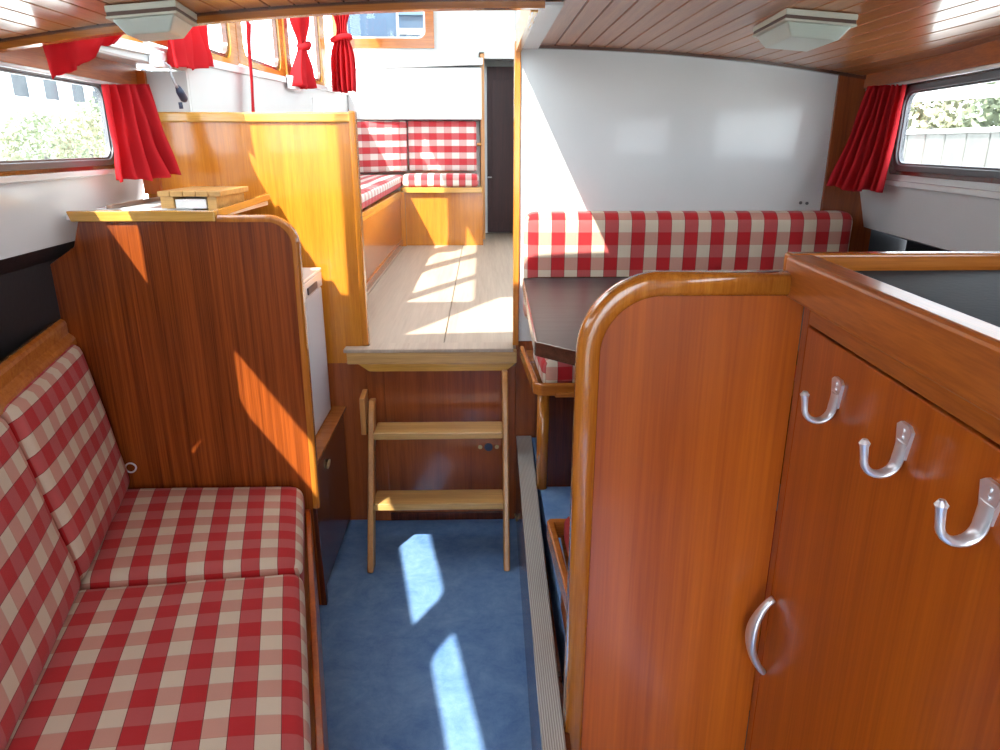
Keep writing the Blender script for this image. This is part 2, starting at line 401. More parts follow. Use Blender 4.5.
# beam at the aft edge of the low ceiling: dark reveal and lighter nosing, following the camber
def camber_bar(name, xa, xb, y0, y1, dz0, dz1, mat):
    bm = bmesh.new(); n = 40; rows = []
    for i in range(n+1):
        x = lerp(xa, xb, i/n); z = zc(x); rows.append([bm.verts.new(p) for p in ((x, y0, z+dz0), (x, y1, z+dz0), (x, y1, z+dz1), (x, y0, z+dz1))])
    for a, b in zip(rows, rows[1:]):
        for k in range(4): bm.faces.new((a[k], b[k], b[(k+1) % 4], a[(k+1) % 4]))
    bm.faces.new(rows[0]); bm.faces.new(rows[-1][::-1])
    return struct(obj(name, bm, mat))
camber_bar('trim_3', -1.215, .155, 1.892, 1.905, -.005, .02, 'walnut')
camber_bar('trim_4', -1.215, .155, 1.905, 1.937, -.020, .06, 'rim_x')
camber_bar('trim_5', .14, 1.45, BK-.022, BK-.001, -.010, .004, 'walnut')
# opening edge along the low right-hand ceiling
struct(obj('trim_6', B(.122, .141, 1.94, BK-.02, 1.862, 1.95), 'honey_y'))
struct(obj('trim_7', B(.141, .20, 1.91, BK-.023, 1.872, 1.8795), 'white'))

# hull side plan lines
def XL(y): return -1.25+.05*(BK-y) if y > 1.6 else -1.192+.2*(1.6-y)
def XR(y): return 1.42-.12*(BK-y) if y > 1.2 else 1.233-.25*(1.2-y)
def side_wall(side, ya, yb, wy0, wy1, idx, header=True):
    """one stretch of cabin side with a rounded window; builds wall, ledge, lower panel, header and window"""
    X = XL if side < 0 else XR
    nm = 'wall_left' if side < 0 else 'wall_right'
    a = V(X(ya+1e-4), ya, 0); b = V(X(yb-1e-4), yb, 0); d = (b-a).normalized(); out = V(side, 0, 0); out = (out-d*out.dot(d)).normalized()
    L = (b-a).length; zb, zt = (1.47, 1.83) if side < 0 else (1.432, 1.83)
    mid = (a+b)/2; k = (wy1-wy0)/(yb-ya)*L; oc = ((wy0+wy1)/2-(ya+yb)/2)/(yb-ya)*L
    wz0, wz1 = (1.512 if idx != 3 else 1.565, 1.726) if side < 0 else (1.494, 1.706)
    c = mid+V(0, 0, (zb+zt)/2)
    off = (oc, (wz0+wz1)/2-(zb+zt)/2)
    W, H = k, wz1-wz0
    bm = ring(bmesh.new(), c, d, (0, 0, 1), out, L, zt-zb, 0, W+.05, H+.05, .055, .016, off)
    struct(obj(nm, bm, 'white'))
    bm = bmesh.new()   # lower panel leaning outwards, with ledge
    lean = .03 if side < 0 else .05; zl = 1.27 if side < 0 else 1.25
    p = [a+V(0, 0, zb), b+V(0, 0, zb), b+out*lean+V(0, 0, zl), a+out*lean+V(0, 0, zl)]
    prism(bm, p, out*.02)
    struct(obj(nm, bm, 'white'))
    bm = PR([a-out*.018+V(0, 0, zb-.012), b-out*.018+V(0, 0, zb-.012), b+out*.02+V(0, 0, zb-.012), a+out*.02+V(0, 0, zb-.012)], (0, 0, .018))
    struct(obj('trim_8', bm, 'white', bevel=.004))
    bm = PR([a-out*.03+V(0, 0, 1.745), b-out*.03+V(0, 0, 1.745), b+out*.0+V(0, 0, 1.745), a+out*.0+V(0, 0, 1.745)], (0, 0, .095))
    struct(obj('trim_9', bm, 'sapele_y', bevel=.003))
    # window
    wc = mid+d*off[0]+V(0, 0, (wz0+wz1)/2)
    fr = struct(obj('window_%d' % idx, ring(bmesh.new(), wc-out*.012, d, (0, 0, 1), out, W+.055, H+.05, .055, W+.012, H+.012, .045, .026), 'grey', bevel=.003))
    obj('inner_frame', ring(bmesh.new(), wc-out*.004, d, (0, 0, 1), out, W+.014, H+.014, .046, W, H, .04, .014), 'grey', fr)
    wf = obj('wood_surround', ring(bmesh.new(), wc-out*.008, d, (0, 0, 1), out, W+.10, H+.075, .02, W+.05, H+.045, .05, .007), 'rim_x' if 0 else 'sapele_dark', fr, bevel=.002)
    g = rrloop(W, H, .04)
    obj('pane', PR([wc+out*.004+d*u+V(0, 0, v) for u, v in g], out*.004), 'glass', fr)
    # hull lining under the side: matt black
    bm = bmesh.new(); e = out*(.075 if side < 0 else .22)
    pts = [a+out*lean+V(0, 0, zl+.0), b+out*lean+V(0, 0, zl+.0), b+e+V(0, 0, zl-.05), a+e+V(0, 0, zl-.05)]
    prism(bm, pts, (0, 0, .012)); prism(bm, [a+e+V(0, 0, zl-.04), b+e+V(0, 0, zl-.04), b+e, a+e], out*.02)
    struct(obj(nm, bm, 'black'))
side_wall(-1, 1.6, BK, 1.80, 2.505, 1)
side_wall(-1, .56, 1.6, .66, 1.47, 2)
side_wall(-1, -.8, .56, -.10, .46, 3)
side_wall(1, 1.2, BK, 1.45, 2.425, 4)
side_wall(1, -.8, 1.2, .1, .9, 5)
# bow bulkhead behind the viewer, with the open companionway
bm = bmesh.new(); box(bm, -1.0, -.36, -.84, -.8, 0, 1.9); box(bm, .42, 1.1, -.84, -.8, 0, 1.9); box(bm, -.36, .42, -.84, -.8, 0, .35)
box(bm, -1.0, 1.1, -.84, -.8, 1.9, 1.94)
struct(obj('wall_front', bm, 'white'))

# cross bulkhead, white part behind the dinette
struct(obj('wall_back', B(.141, 1.30, BK, BK+.03, .80, 1.875), 'white'))
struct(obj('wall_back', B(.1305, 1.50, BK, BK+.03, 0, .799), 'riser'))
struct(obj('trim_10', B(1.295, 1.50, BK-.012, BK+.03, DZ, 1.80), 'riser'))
struct(obj('trim_11', B(.118, .141, BK-.012, BK+.045, SZ, 1.90), 'honey', bevel=.003))
struct(obj('wall_back', B(-1.35, -1.051, BK+.002, BK+.03, 1.664, 1.80), 'whitematt'))
struct(obj('trim_17', B(-1.218, -1.079, 1.945, 6.25, 1.812, 1.824), 'white'))
struct(obj('wall_back', B(1.50, 1.8, BK-.002, BK+.03, 0, 1.24), 'black'))
struct(obj('wall_back', B(-1.7, -1.247, BK, BK+.03, 0, 1.24), 'black'))

# honey partition on the left of the opening
t = thing('wooden_partition', (-.85, BK, 0), 'sunlit honey-coloured wooden partition behind the galley, left of the saloon opening', 'partition')
obj('panel', B(-1.246, -.475, BK, BK+.025, .712, 1.628), 'honey', t)
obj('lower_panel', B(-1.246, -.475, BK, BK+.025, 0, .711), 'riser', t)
obj('cap_rail', B(-1.24, -.475, BK-.012, BK+.04, 1.628, 1.663), 'honey_x', t, bevel=.006)
obj('corner_post', B(-.484, -.46, BK-.012, BK+.04, SZ+.001, 1.668), 'honey', t, bevel=.006)
obj('side_post', B(-1.25, -1.19, BK-.018, BK-.001, 1.378, 1.80), 'sapele', t)
# riser under the opening
t = thing('riser_panel', (-.17, BK, 0), 'reddish wooden riser panel behind the ladder, below the saloon floor', 'panel')
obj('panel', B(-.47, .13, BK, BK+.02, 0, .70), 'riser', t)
for a, b in ((-.474, -.405), (.09, .13)): obj('stile', B(a, b, BK-.012, BK-.0005, 0, .70), 'riser', t, bevel=.003)
obj('bottom_rail', B(-.405, .09, BK-.012, BK-.0005, 0, .035), 'sapele_dark', t, bevel=.002)
bm = bmesh.new(); tube(bm, [(.018, BK-.004, .338), (.018, BK+.0, .338)], .018, 20)
o = obj('socket', bm, 'plug', t, smooth=False)
for dx in (-.035, .035): obj('screw_hole', T([(.018+dx, BK-.003, .338), (.018+dx, BK, .338)], .009, 12), 'brass', t)
# sill
t = thing('threshold_step', (-.2, BK-.03, .69), 'pale wooden threshold board at the edge of the saloon floor above the ladder', 'threshold')
obj('floor_edge', PR([(-.55, BK-.065, .772), (.118, BK-.065, .772), (.118, BK+.032, .772), (-.458, BK+.032, .772), (-.458, BK-.013, .772), (-.55, BK-.013, .772)], (0, 0, .015)), 'saloonfloor', t, bevel=.003)
obj('upper_board', B(-.54, .132, BK-.06, BK-.013, .724, .772), 'oak_x', t, bevel=.004)
obj('lower_board', PR([(-.50, BK-.05, .722), (-.455, BK-.05, .69), (.09, BK-.05, .69), (.13, BK-.05, .722)], (0, .037, 0)), 'honey_x', t, bevel=.003)

# ================================================================== LADDER
t = thing('boarding_ladder', (-.18, 2.45, 0), 'small two-tread wooden ladder standing on the blue carpet below the threshold', 'ladder')
SLP = .31/.735
def stile(x, ztop, w=.024, dep=.062):
    def yy(z): return 2.345+SLP*z
    return PR([(x-w/2, yy(0), 0), (x-w/2, yy(0)+dep, 0), (x-w/2, yy(ztop)+dep*.9, ztop), (x-w/2, yy(ztop)+.012, ztop+.004), (x-w/2, yy(ztop-.03), ztop-.03)], (w, 0, 0))
obj('stile', stile(-.437, .60), 'oak_z', t, bevel=.006)
obj('stile', stile(.083, .700), 'oak_z', t, bevel=.006)
for z in (.222, .470):
    y = 2.345+SLP*z+.0
    obj('tread', B(-.425, .0715, y-.012, y+.105, z, z+.028), 'oak_x', t, bevel=.004)
hb = obj('side_block', PR([(-.478, 2.57, .475), (-.478, 2.60, .475), (-.478, 2.66, .56), (-.478, 2.66, .635), (-.478, 2.57, .625)], (.02, 0, 0)), 'oak_z', t, bevel=.003)

# ================================================================== GALLEY
GY = 2.156
t = thing('galley_partition', (-.9, GY, 0), 'tall striped red-brown wooden partition between the left berth and the galley', 'partition')
def rr_corner(cx, cz, r, a0, a1, n, y): return [(cx+r*math.cos(R(lerp(a0, a1, k/n))), y, cz+r*math.sin(R(lerp(a0, a1, k/n)))) for k in range(n+1)]
rr = .075
pts = [(-1.31, GY, 0), (-.578, GY, 0), (-.568, GY, 1.335-rr)]+rr_corner(-.568-rr, 1.335-rr, rr, 0, 90, 10, GY)+[(-1.19, GY, 1.335), (-1.215, GY, 1.262), (-1.31, GY, 1.20)]
obj('panel', PR(pts, (0, .022, 0)), 'sapele_fine', t)
prof = [(-.006, -.004), (-.006, .010), (0, .016), (.022, .016), (.028, .010), (.028, -.004)]
path = [(-.785, GY, 1.337)]+rr_corner(-.566-rr, 1.337-rr, rr, 90, 0, 12, GY)+[(-.573, GY, .40), (-.574, GY, .385)]
obj('edge_moulding', sweep(bmesh.new(), path, prof, (0, 1, 0)), 'rim', t, smooth=False, bevel=.002)
hd = obj('ring_pull', T([(-1.158+.016*math.cos(a*.3142), GY-.006-.006*math.sin(a*.3142/2), .545+.016*math.sin(a*.3142)) for a in range(21)], .0028, 6), 'chrome', t, smooth=True)

obj('foot_post', PR([(-.5795, GY-.004, 0), (-.560, GY-.004, 0), (-.566, GY-.004, .384), (-.5795, GY-.004, .384)], (0, .026, 0)), 'sapele_dark', t, bevel=.003)
t = thing('galley_worktop', (-.95, 2.45, 1.34), 'white galley worktop with honey wood edging on top of the left partition', 'worktop')
obj('top', B(-1.235, -.80, GY+.022, BK-.02, 1.338, 1.352), 'enamel', t)
obj('front_edging', PR([(-1.205, GY-.012, 1.336), (-.786, GY-.012, 1.336), (-.786, GY-.012, 1.366), (-1.215, GY-.012, 1.366)], (0, .030, 0)), 'honey_x', t, bevel=.003)
obj('side_edging', PR([(-.80, GY+.02, 1.345), (-.785, GY+.02, 1.345), (-.785, GY+.02, 1.367), (-.80, GY+.02, 1.367)], (.0, BK-GY-.06, .012)), 'honey_y', t, bevel=.002)
t = thing('stove_lid', (-1.04, 2.45, 1.352), 'glossy white stove lid with dark strip, lying on the galley worktop', 'stove')
obj('lid', B(-1.20, -.90, 2.28, 2.60, 1.3525, 1.364), 'enamel', t, bevel=.004)
obj('dark_strip', PR([(-1.145, 2.24, 1.3645), (-1.125, 2.24, 1.3645), (-1.125, 2.62, 1.3645), (-1.145, 2.62, 1.3645)], (0, 0, .012)), 'brownstrip', t, bevel=.002)
t = thing('wooden_stand', (-.89, 2.33, 1.366), 'small slatted wooden box stand on the galley worktop with papers under it', 'stand')
SX0, SX1, SY0, SY1 = -.985, -.815, 2.255, 2.52
for a, b in ((SX0, SX0+.04), (SX1-.028, SX1)): obj('leg', B(a, b, SY0, SY1, 1.353 if a > -.9 else 1.3645, 1.40), 'oak_x', t, bevel=.002)
bm = bmesh.new()
for k in range(5): box(bm, SX0-.004+k*.0385, SX0-.004+k*.0385+.036, SY0-.006, SY1+.006, 1.40, 1.416)
obj('slatted_top', bm, 'oak_x', t, bevel=.0015)
tag(obj('paper_stack', B(SX0+.045, SX1-.032, SY0-.0, SY1-.02, 1.3645, 1.392), 'paper', bevel=.001), 'stack of white papers under the small wooden stand on the galley worktop', 'papers')

t = thing('galley_cabinet', (-.85, 2.45, 0), 'low dark wooden galley cabinet with ring pull, beneath the white fridge', 'cabinet')
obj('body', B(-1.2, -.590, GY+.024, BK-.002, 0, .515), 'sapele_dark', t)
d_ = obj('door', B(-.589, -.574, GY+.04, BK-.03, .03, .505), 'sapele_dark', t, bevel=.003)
obj('ring_pull', T([(-.570+.003*math.sin(a*.3142), 2.385+.020*math.cos(a*.3142), .44+.014*math.sin(a*.3142)) for a in range(21)], .0035, 6), 'brass', d_, smooth=True)
obj('ledge', B(-1.2, -.566, GY+.024, BK-.002, .517, .530), 'sapele_x', t, bevel=.002)
FX = -.617
t = thing('fridge', (-.88, 2.45, .5305), 'small white fridge with grey-white door behind the galley partition', 'fridge')
obj('body', B(-1.15, FX-.03, GY+.05, 2.70, .5315, 1.09), 'enamel', t, bevel=.006)
dd = obj('door', B(FX-.029, FX, GY+.05, 2.70, .535, 1.035), 'fridge', t, bevel=.005)
obj('top_band', B(FX-.029, FX+.004, GY+.05, 2.70, 1.04, 1.095), 'enamel', t, bevel=.004)
obj('handle', B(FX+.004, FX+.009, 2.46, 2.60, 1.05, 1.075), 'plug', t, bevel=.002)
obj('top_panel', B(-1.15, FX+.004, GY+.05, 2.705, 1.096, 1.108), 'enamel', t, bevel=.004)
o = PR([(-.628, 2.32, 1.1085), (-.622, 2.46, 1.1085), (-.622, 2.42, 1.165), (-.626, 2.37, 1.20), (-.628, 2.31, 1.17)], (-.014, .004, 0))
tag(obj('folded_cloth', o, 'paper', bevel=.003), 'folded white cloth standing on top of the fridge', 'cloth')

# ================================================================== LEFT BERTH
DV = V(-.2487, .9686, 0)               # direction of the berth (going aft)
def onV(p, y): p = V(*p); return p+DV*((y-p.y)/DV.y)
F0 = V(-.605, GY-.008, 0)                # front edge line of the berth
t = thing('berth_base', (-.75, 1.5, 0), 'wooden base and back rail of the left berth beneath the checked cushions', 'berth')
fn = V(.9686, .2487, 0)
a, b = onV((F0.x, F0.y, 0), .62), F0
obj('front_board', PR([a, b, b+V(0, 0, .385), a+V(0, 0, .385)], fn*.018), 'sapele', t, bevel=.004)
b2 = onV((-1.20, GY, 0), GY-.008); a2 = onV((-1.20, GY, 0), .62)
obj('seat_board', PR([a+V(0, 0, .34), b+V(0, 0, .34), b2+V(0, 0, .34), a2+V(0, 0, .34)], (0, 0, .02)), 'sapele_y', t)
R0 = V(-1.285, GY-.006, 0); Ra = onV((R0.x, R0.y, 0), .6)
obj('back_board', PR([R0+V(0, 0, .34), Ra+V(0, 0, .34), Ra+V(0, 0, 1.01), R0+V(0, 0, 1.01)], -fn*.02), 'sapele_y', t)
bm = bmesh.new()
prf = [(-.024, 1.0), (-.024, 1.035), (-.018, 1.043), (-.006, 1.045), (.004, 1.04), (.008, 1.03), (.008, 1.0), (.020, .99), (.026, .982), (.026, .962), (0, .962)]
pa = [R0+fn*q[0]+V(0, 0, q[1]) for q in prf]; prism(bm, pa, Ra-R0)
obj('back_rail', bm, 'rim_x', t, bevel=.002)

def zz(p, z): return V(p.x, p.y, z)
ZS = .482
front = lambda y: onV((-.600, GY, 0), y); back = lambda y: onV((-1.185, GY, 0), y)
cushion('x', [zz(V(-1.235, GY-.012, 0), ZS), zz(V(-.602, GY-.012, 0), ZS), V(-.487, 1.655, ZS), V(-1.065, 1.588, ZS)], .10, (0, 0, 1), 'gin', rad=.035, puff=.01, seed=1, wr=.003).name = 'seat_cushion'
so_ = bpy.data.objects['seat_cushion']; tag(so_, 'checked seat cushion of the left berth lying next to the galley partition', 'cushion', 'seat cushions of the left berth')
o = cushion('seat_cushion', [V(-.85, .70, ZS), V(-.25, .75, ZS), V(-.484, 1.648, ZS), V(-1.06, 1.58, ZS)], .10, (0, 0, 1), 'gin', rad=.035, puff=.01, seed=4, wr=.003)
tag(o, 'checked seat cushion of the left berth nearest the viewer', 'cushion', 'seat cushions of the left berth')
bn = V(.9686*.93, .2487*.93, .36)
c_lo = lambda y: onV((-1.155, GY, 0), y); c_hi = lambda y: onV((-1.243, GY, 0), y)
o = cushion('back_cushion', [zz(c_lo(1.585), .490), zz(c_lo(GY-.014), .490), zz(c_hi(GY-.014), .985), zz(c_hi(1.545), .985)], .075, bn, 'gin', rad=.035, puff=.012, swap=True, seed=2, wr=.004, uvoff=(0, .03))
tag(o, 'checked back cushion of the left berth leaning by the galley partition', 'cushion', 'back cushions of the left berth')
o = cushion('back_cushion', [zz(c_lo(.80), .490), zz(c_lo(1.575), .490), zz(c_hi(1.535), .985), zz(c_hi(.80), .985)], .075, bn, 'gin', rad=.035, puff=.012, swap=True, seed=3, wr=.004, uvoff=(0, .03))
tag(o, 'checked back cushion of the left berth at the left edge nearest the viewer', 'cushion', 'back cushions of the left berth')

# ================================================================== DINETTE
t = thing('dinette_bench', (.8, 2.5, DZ), 'wooden dinette bench base with rounded post against the white bulkhead', 'bench')
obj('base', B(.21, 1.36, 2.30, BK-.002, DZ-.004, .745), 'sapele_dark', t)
obj('corner_post', T([(.205, 2.30, DZ-.005), (.205, 2.30, .745)], .021, 16), 'rim', t, smooth=True)
bm = bmesh.new()
prism(bm, [(.165, 2.235, .756), (.19, 2.215, .756), (1.36, 2.215, .756), (1.36, 2.235, .756)], (0, 0, .043))
prism(bm, [(.142, BK-.07, .756), (.158, BK-.07, .756), (.183, 2.236, .756), (.165, 2.236, .756)], (0, 0, .045))
obj('edge_board', bm, 'rim_x', t, bevel=.006)
obj('seat_board', B(.17, 1.36, 2.236, BK-.002, .757, .764), 'sapele_x', t)
obj('finger_rail', B(.235, 1.2, 2.203, 2.214, .755, .772), 'rim_x', t, bevel=.004)
o = cushion('dinette_seat_cushion', [V(.197, 2.245, .874), V(1.34, 2.245, .874), V(1.34, 2.60, .874), V(.185, 2.60, .874)], .108, (0, 0, 1), 'gin_b', rad=.035, puff=.012, seed=5, wr=.004)
tag(o, 'red and white checked seat cushion on the dinette bench under the table', 'cushion')
o = cushion('dinette_back_cushion', [V(.155, 2.64, .90), V(1.385, 2.64, .90), V(1.385, 2.64, 1.315), V(.155, 2.64, 1.315)], .105, (0, -1, 0), 'gin_b', rad=.04, puff=.010, seed=6, wr=.003, uvoff=(.049+.0, .0))
tag(o, 'long checked back cushion against the white bulkhead behind the table', 'cushion')
o.location.y -= 0
t = thing('end_cushion', (.2, 2.5, .79), 'plain red side pad at the left end of the dinette seat', 'cushion')
bpy.data.objects.remove(t)
# near bench backing on to the wardrobe
t = thing('near_bench', (.6, 1.45, DZ), 'low wooden bench behind the wardrobe panel, only its rounded end showing', 'bench')
obj('base', B(.20, 1.15, 1.23, 1.60, DZ-.004, .56), 'sapele', t)
obj('edge_board', PR([(.183, 1.235, .56), (.163, 1.655, .56), (.172, 1.668, .56), (1.15, 1.668, .56), (1.15, 1.65, .56), (.183, 1.65, .56), (.197, 1.235, .56)], (0, 0, .05)), 'rim_x', t, bevel=.004)
obj('seat_board', B(.199, 1.15, 1.235, 1.649, .561, .57), 'sapele_x', t)
o = cushion('near_bench_cushion', [V(.205, 1.24, .66), V(1.13, 1.24, .66), V(1.13, 1.62, .66), V(.20, 1.62, .66)], .088, (0, 0, 1), 'redfab', rad=.03, puff=.01)
tag(o, 'plain dark red seat cushion peeking out behind the wardrobe panel', 'cushion')
# table
t = thing('dinette_table', (.55, 2.1, DZ), 'dark-topped dinette table with clipped corners in front of the checked back cushion', 'table')
TZ = 1.083
out_ = [(.200, 2.60), (.150, 2.575), (.133, 1.70), (.228, 1.605), (1.0, 1.605), (1.0, 2.60)]
obj('tabletop', PR([(x, y, TZ-.030) for x, y in out_], (0, 0, .030)), 'laminate', t, bevel=.002)
bm = bmesh.new()
cx, cy = .57, 2.1
for (xa, ya), (xb, yb) in zip(out_, out_[1:]+out_[:1]):
    n_ = V(ya-yb, xb-xa, 0).normalized()*(-1)
    if n_.dot(V((xa+xb)/2-cx, (ya+yb)/2-cy, 0)) < 0: n_ = -n_
    prism(bm, [(xa, ya, TZ-.033), (xb, yb, TZ-.033), (xb, yb, TZ+.003), (xa, ya, TZ+.003)], n_*.006)
obj('edge_band', bm, 'walnut', t, bevel=.001)
obj('pedestal', T([(.62, 2.08, DZ-.004), (.62, 2.08, TZ-.03)], .035, 20), 'chrome', t, smooth=True)
obj('foot', T([(.62, 2.08, DZ-.004), (.62, 2.08, DZ+.015)], .11, 28), 'chrome', t)

# ================================================================== WARDROBE + CABINET ON THE RIGHT
WY = 1.2
t = thing('wardrobe_cabinet', (.5, 1.0, 0), 'large glossy reddish wooden cabinet in the right foreground with three coat hooks', 'cabinet')
r_ = .125
X0, X1, ZT = .165, .558, 1.345
pts = [(X0+.012, WY, .0), (X1, WY, .0), (X1, WY, ZT-.012)]+rr_corner(X0+.012+r_, ZT-.012-r_, r_, 90, 180, 14, WY)
obj('end_panel', PR(pts, (0, .024, 0)), 'sapele', t)
path = [(X1-.02, WY, ZT-.022)]+rr_corner(X0+.02+r_, ZT-.022-r_, r_, 90, 180, 16, WY)+[(X0+.018, WY, .0)]
prof = []
for k in range(16):
    a = 2*math.pi*k/16
    ca, sa = math.cos(a), math.sin(a); sg = lambda v: math.copysign(abs(v)**.6, v)
    prof.append((.008+.024*sg(ca), .021*sg(sa)))
obj('rim', sweep(bmesh.new(), path, prof, (0, 1, 0)), 'rim', t, smooth=True)
# front face turning towards the viewer
FD = V(-.0593, -.9982, 0); FN = V(-.9982, .0593, 0)   # along face to viewer, normal to aisle
P0 = V(.558, WY-.002, 0)
def fp(s, z, o=0): p = P0+FD*s+FN*o; return V(p.x, p.y, z)
LEN = .95
def slab(s0, s1, z0, z1, o0, o1): return PR([fp(s0, z0, o0), fp(s1, z0, o0), fp(s1, z1, o0), fp(s0, z1, o0)], FN*(o1-o0))
obj('stile', slab(0, .028, 0, 1.298, -.02, 0), 'sapele', t, bevel=.002)
obj('stile', slab(.66, LEN, 0, 1.298, -.02, 0), 'sapele', t, bevel=.002)
obj('top_rail', slab(.028, .66, 1.258, 1.298, -.02, 0), 'sapele_y', t, bevel=.002)
obj('bottom_rail', slab(.028, .66, 0, .10, -.02, 0), 'sapele_y', t, bevel=.002)
dr = obj('door', slab(.031, .657, .103, 1.2545, -.018, .001), 'sapele', t, bevel=.0025)
obj('back', PR([fp(LEN, 0, -.02), fp(LEN, 1.30, -.02), fp(LEN, 1.30, -.5), fp(LEN, 0, -.5)], FD*-.02), 'sapele', t)
# counter
bm = slab(-.022, LEN, 1.298, 1.370, -.014, .034)
obj('counter_edging', bm, 'sapele_y', t, bevel=.008)
pts = [fp(-.0, 1.333, -.015), fp(LEN, 1.333, -.015), V(1.02, .24, 1.333), V(1.22, 1.16, 1.333), V(1.235, 1.2, 1.333)]
obj('counter_top', PR(pts, (0, 0, .012)), 'counter', t)
obj('counter_back_edging', B(.535, 1.25, WY+.0245, WY+.055, 1.30, 1.370), 'rim_x', t, bevel=.005)
# hooks
def hook(s, z):
    bm = bmesh.new()
    w_ = .018
    prism(bm, [fp(s-w_, z+.030, .001), fp(s-w_*.55, z+.036, .001), fp(s+w_*.55, z+.036, .001), fp(s+w_, z+.030, .001), fp(s+w_*.55, z-.010, .001), fp(s-w_*.55, z-.010, .001)], FN*.005)
    pts = []; rs = []
    for k in range(15):
        a = R(190-190*k/14)    # from the plate round to the tip
        pass
    cen = .026
    pts = [fp(s, z+.012, .005), fp(s, z-.004, .006)]; rs = [(.013, .003), (.0125, .0045)]
    for k in range(13):
        a = math.pi+math.pi*1.0*k/12
        pts.append(fp(s, z-.012+.022*math.sin(a)*1.0, .028+.021*math.cos(a))); q = k/12
        rs.append((lerp(.012, .0052, q), lerp(.005, .0048, q)))
    pts.append(fp(s, z+.004, .051)); rs.append((.0055, .0055)); pts.append(fp(s, z+.009, .0515)); rs.append((.0072, .0072)); pts.append(fp(s, z+.0145, .0518)); rs.append((.0035, .0035))
    # orient ring axes: build manually
    pr_ = []
    for i, p in enumerate(pts):
        tt = (pts[min(i+1, len(pts)-1)]-pts[max(i-1, 0)]).normalized(); sd = FD; nn = tt.cross(sd).normalized()
        pr_.append([bm.verts.new(p+sd*math.cos(2*math.pi*k/12)*rs[i][0]+nn*math.sin(2*math.pi*k/12)*rs[i][1]) for k in range(12)])
    for a, b in zip(pr_, pr_[1:]):
        for k in range(12): bm.faces.new((a[k], a[(k+1) % 12], b[(k+1) % 12], b[k]))
    bm.faces.new(pr_[0]); bm.faces.new(pr_[-1])
    for dz in (.018, .027): tube(bm, [fp(s, z+dz, .005), fp(s, z+dz, .0075)], .0032, 8)
    o = obj('coat_hook', bm, 'chrome', dr, smooth=True)
    md = o.modifiers.new('ws', 'EDGE_SPLIT'); md.split_angle = R(40)
    return o
for s, z in ((.178, 1.174), (.380, 1.180), (.554, 1.186)): hook(s, z)
# door handle: curved winged grip
bm = bmesh.new(); pts = []; rs = []
for k in range(25):
    q = k/24; z = lerp(.725, .555, q); bow = math.sin(math.pi*q)
    pts.append(fp(.052, z, .004+.034*bow**.75)); wd = .008+.013*(1-abs(2*q-1))**.5*(.6+.4*math.cos((2*q-1)*math.pi))
    rs.append((wd, .006+.003*bow))
pr_ = []
for i, p in enumerate(pts):
    tt = (pts[min(i+1, 24)]-pts[max(i-1, 0)]).normalized(); nn = tt.cross(FD).normalized()
    pr_.append([bm.verts.new(p+FD*math.cos(2*math.pi*k/12)*rs[i][0]+nn*math.sin(2*math.pi*k/12)*rs[i][1]) for k in range(12)])
for a, b in zip(pr_, pr_[1:]):
    for k in range(12): bm.faces.new((a[k], a[(k+1) % 12], b[(k+1) % 12], b[k]))
bm.faces.new(pr_[0]); bm.faces.new(pr_[-1])
obj('handle', bm, 'chrome', dr, smooth=True)

# ================================================================== CEILING LIGHTS
def ceiling_light(cx, cy, rz, lx, ly, label):
    ca, sa = math.cos(rz), math.sin(rz)
    top = zc(cx); sl_ = -.12*(cx-.1)
    t = thing('ceiling_light', (cx, cy, top), label, 'ceiling light', 'flat cabin ceiling lights')
    def tr(x, y, z): return V(cx+ca*x-sa*y, cy+sa*x+ca*y, top+z+sl_*(ca*x-sa*y)-.002)
    def frus(a, b, z0, c, d, z1):
        bm = bmesh.new()
        p = [bm.verts.new(tr(x, y, z)) for z, u, v in ((z0, a, b), (z1, c, d)) for x, y in ((-u, -v), (u, -v), (u, v), (-u, v))]
        for f in ((0, 1, 2, 3), (7, 6, 5, 4), (0, 4, 5, 1), (1, 5, 6, 2), (2, 6, 7, 3), (3, 7, 4, 0)): bm.faces.new([p[i] for i in f])
        return bm
    hx, hy = lx/2, ly/2
    obj('housing', frus(hx, hy, 0, hx, hy, -.013), 'plastic', t, bevel=.002)
    obj('vent_strip', frus(hx-.002, hy-.002, -.0132, hx-.002, hy-.002, -.021), 'brownstrip', t)
    obj('lower_rim', frus(hx, hy, -.0212, hx, hy, -.026), 'plastic', t, bevel=.001)
    obj('diffuser', frus(hx-.008, hy-.008, -.0262, hx-.028, hy-.032, -.056), 'diffuser', t, bevel=.004)
    return t
ceiling_light(.820, 1.985, R(-4), .170, .27, 'flat cream ceiling light with brown side strip on the right-hand plank ceiling')
ceiling_light(-.742, 1.80, R(6), .148, .17, 'flat greenish-cream ceiling light at the left edge of the low ceiling')

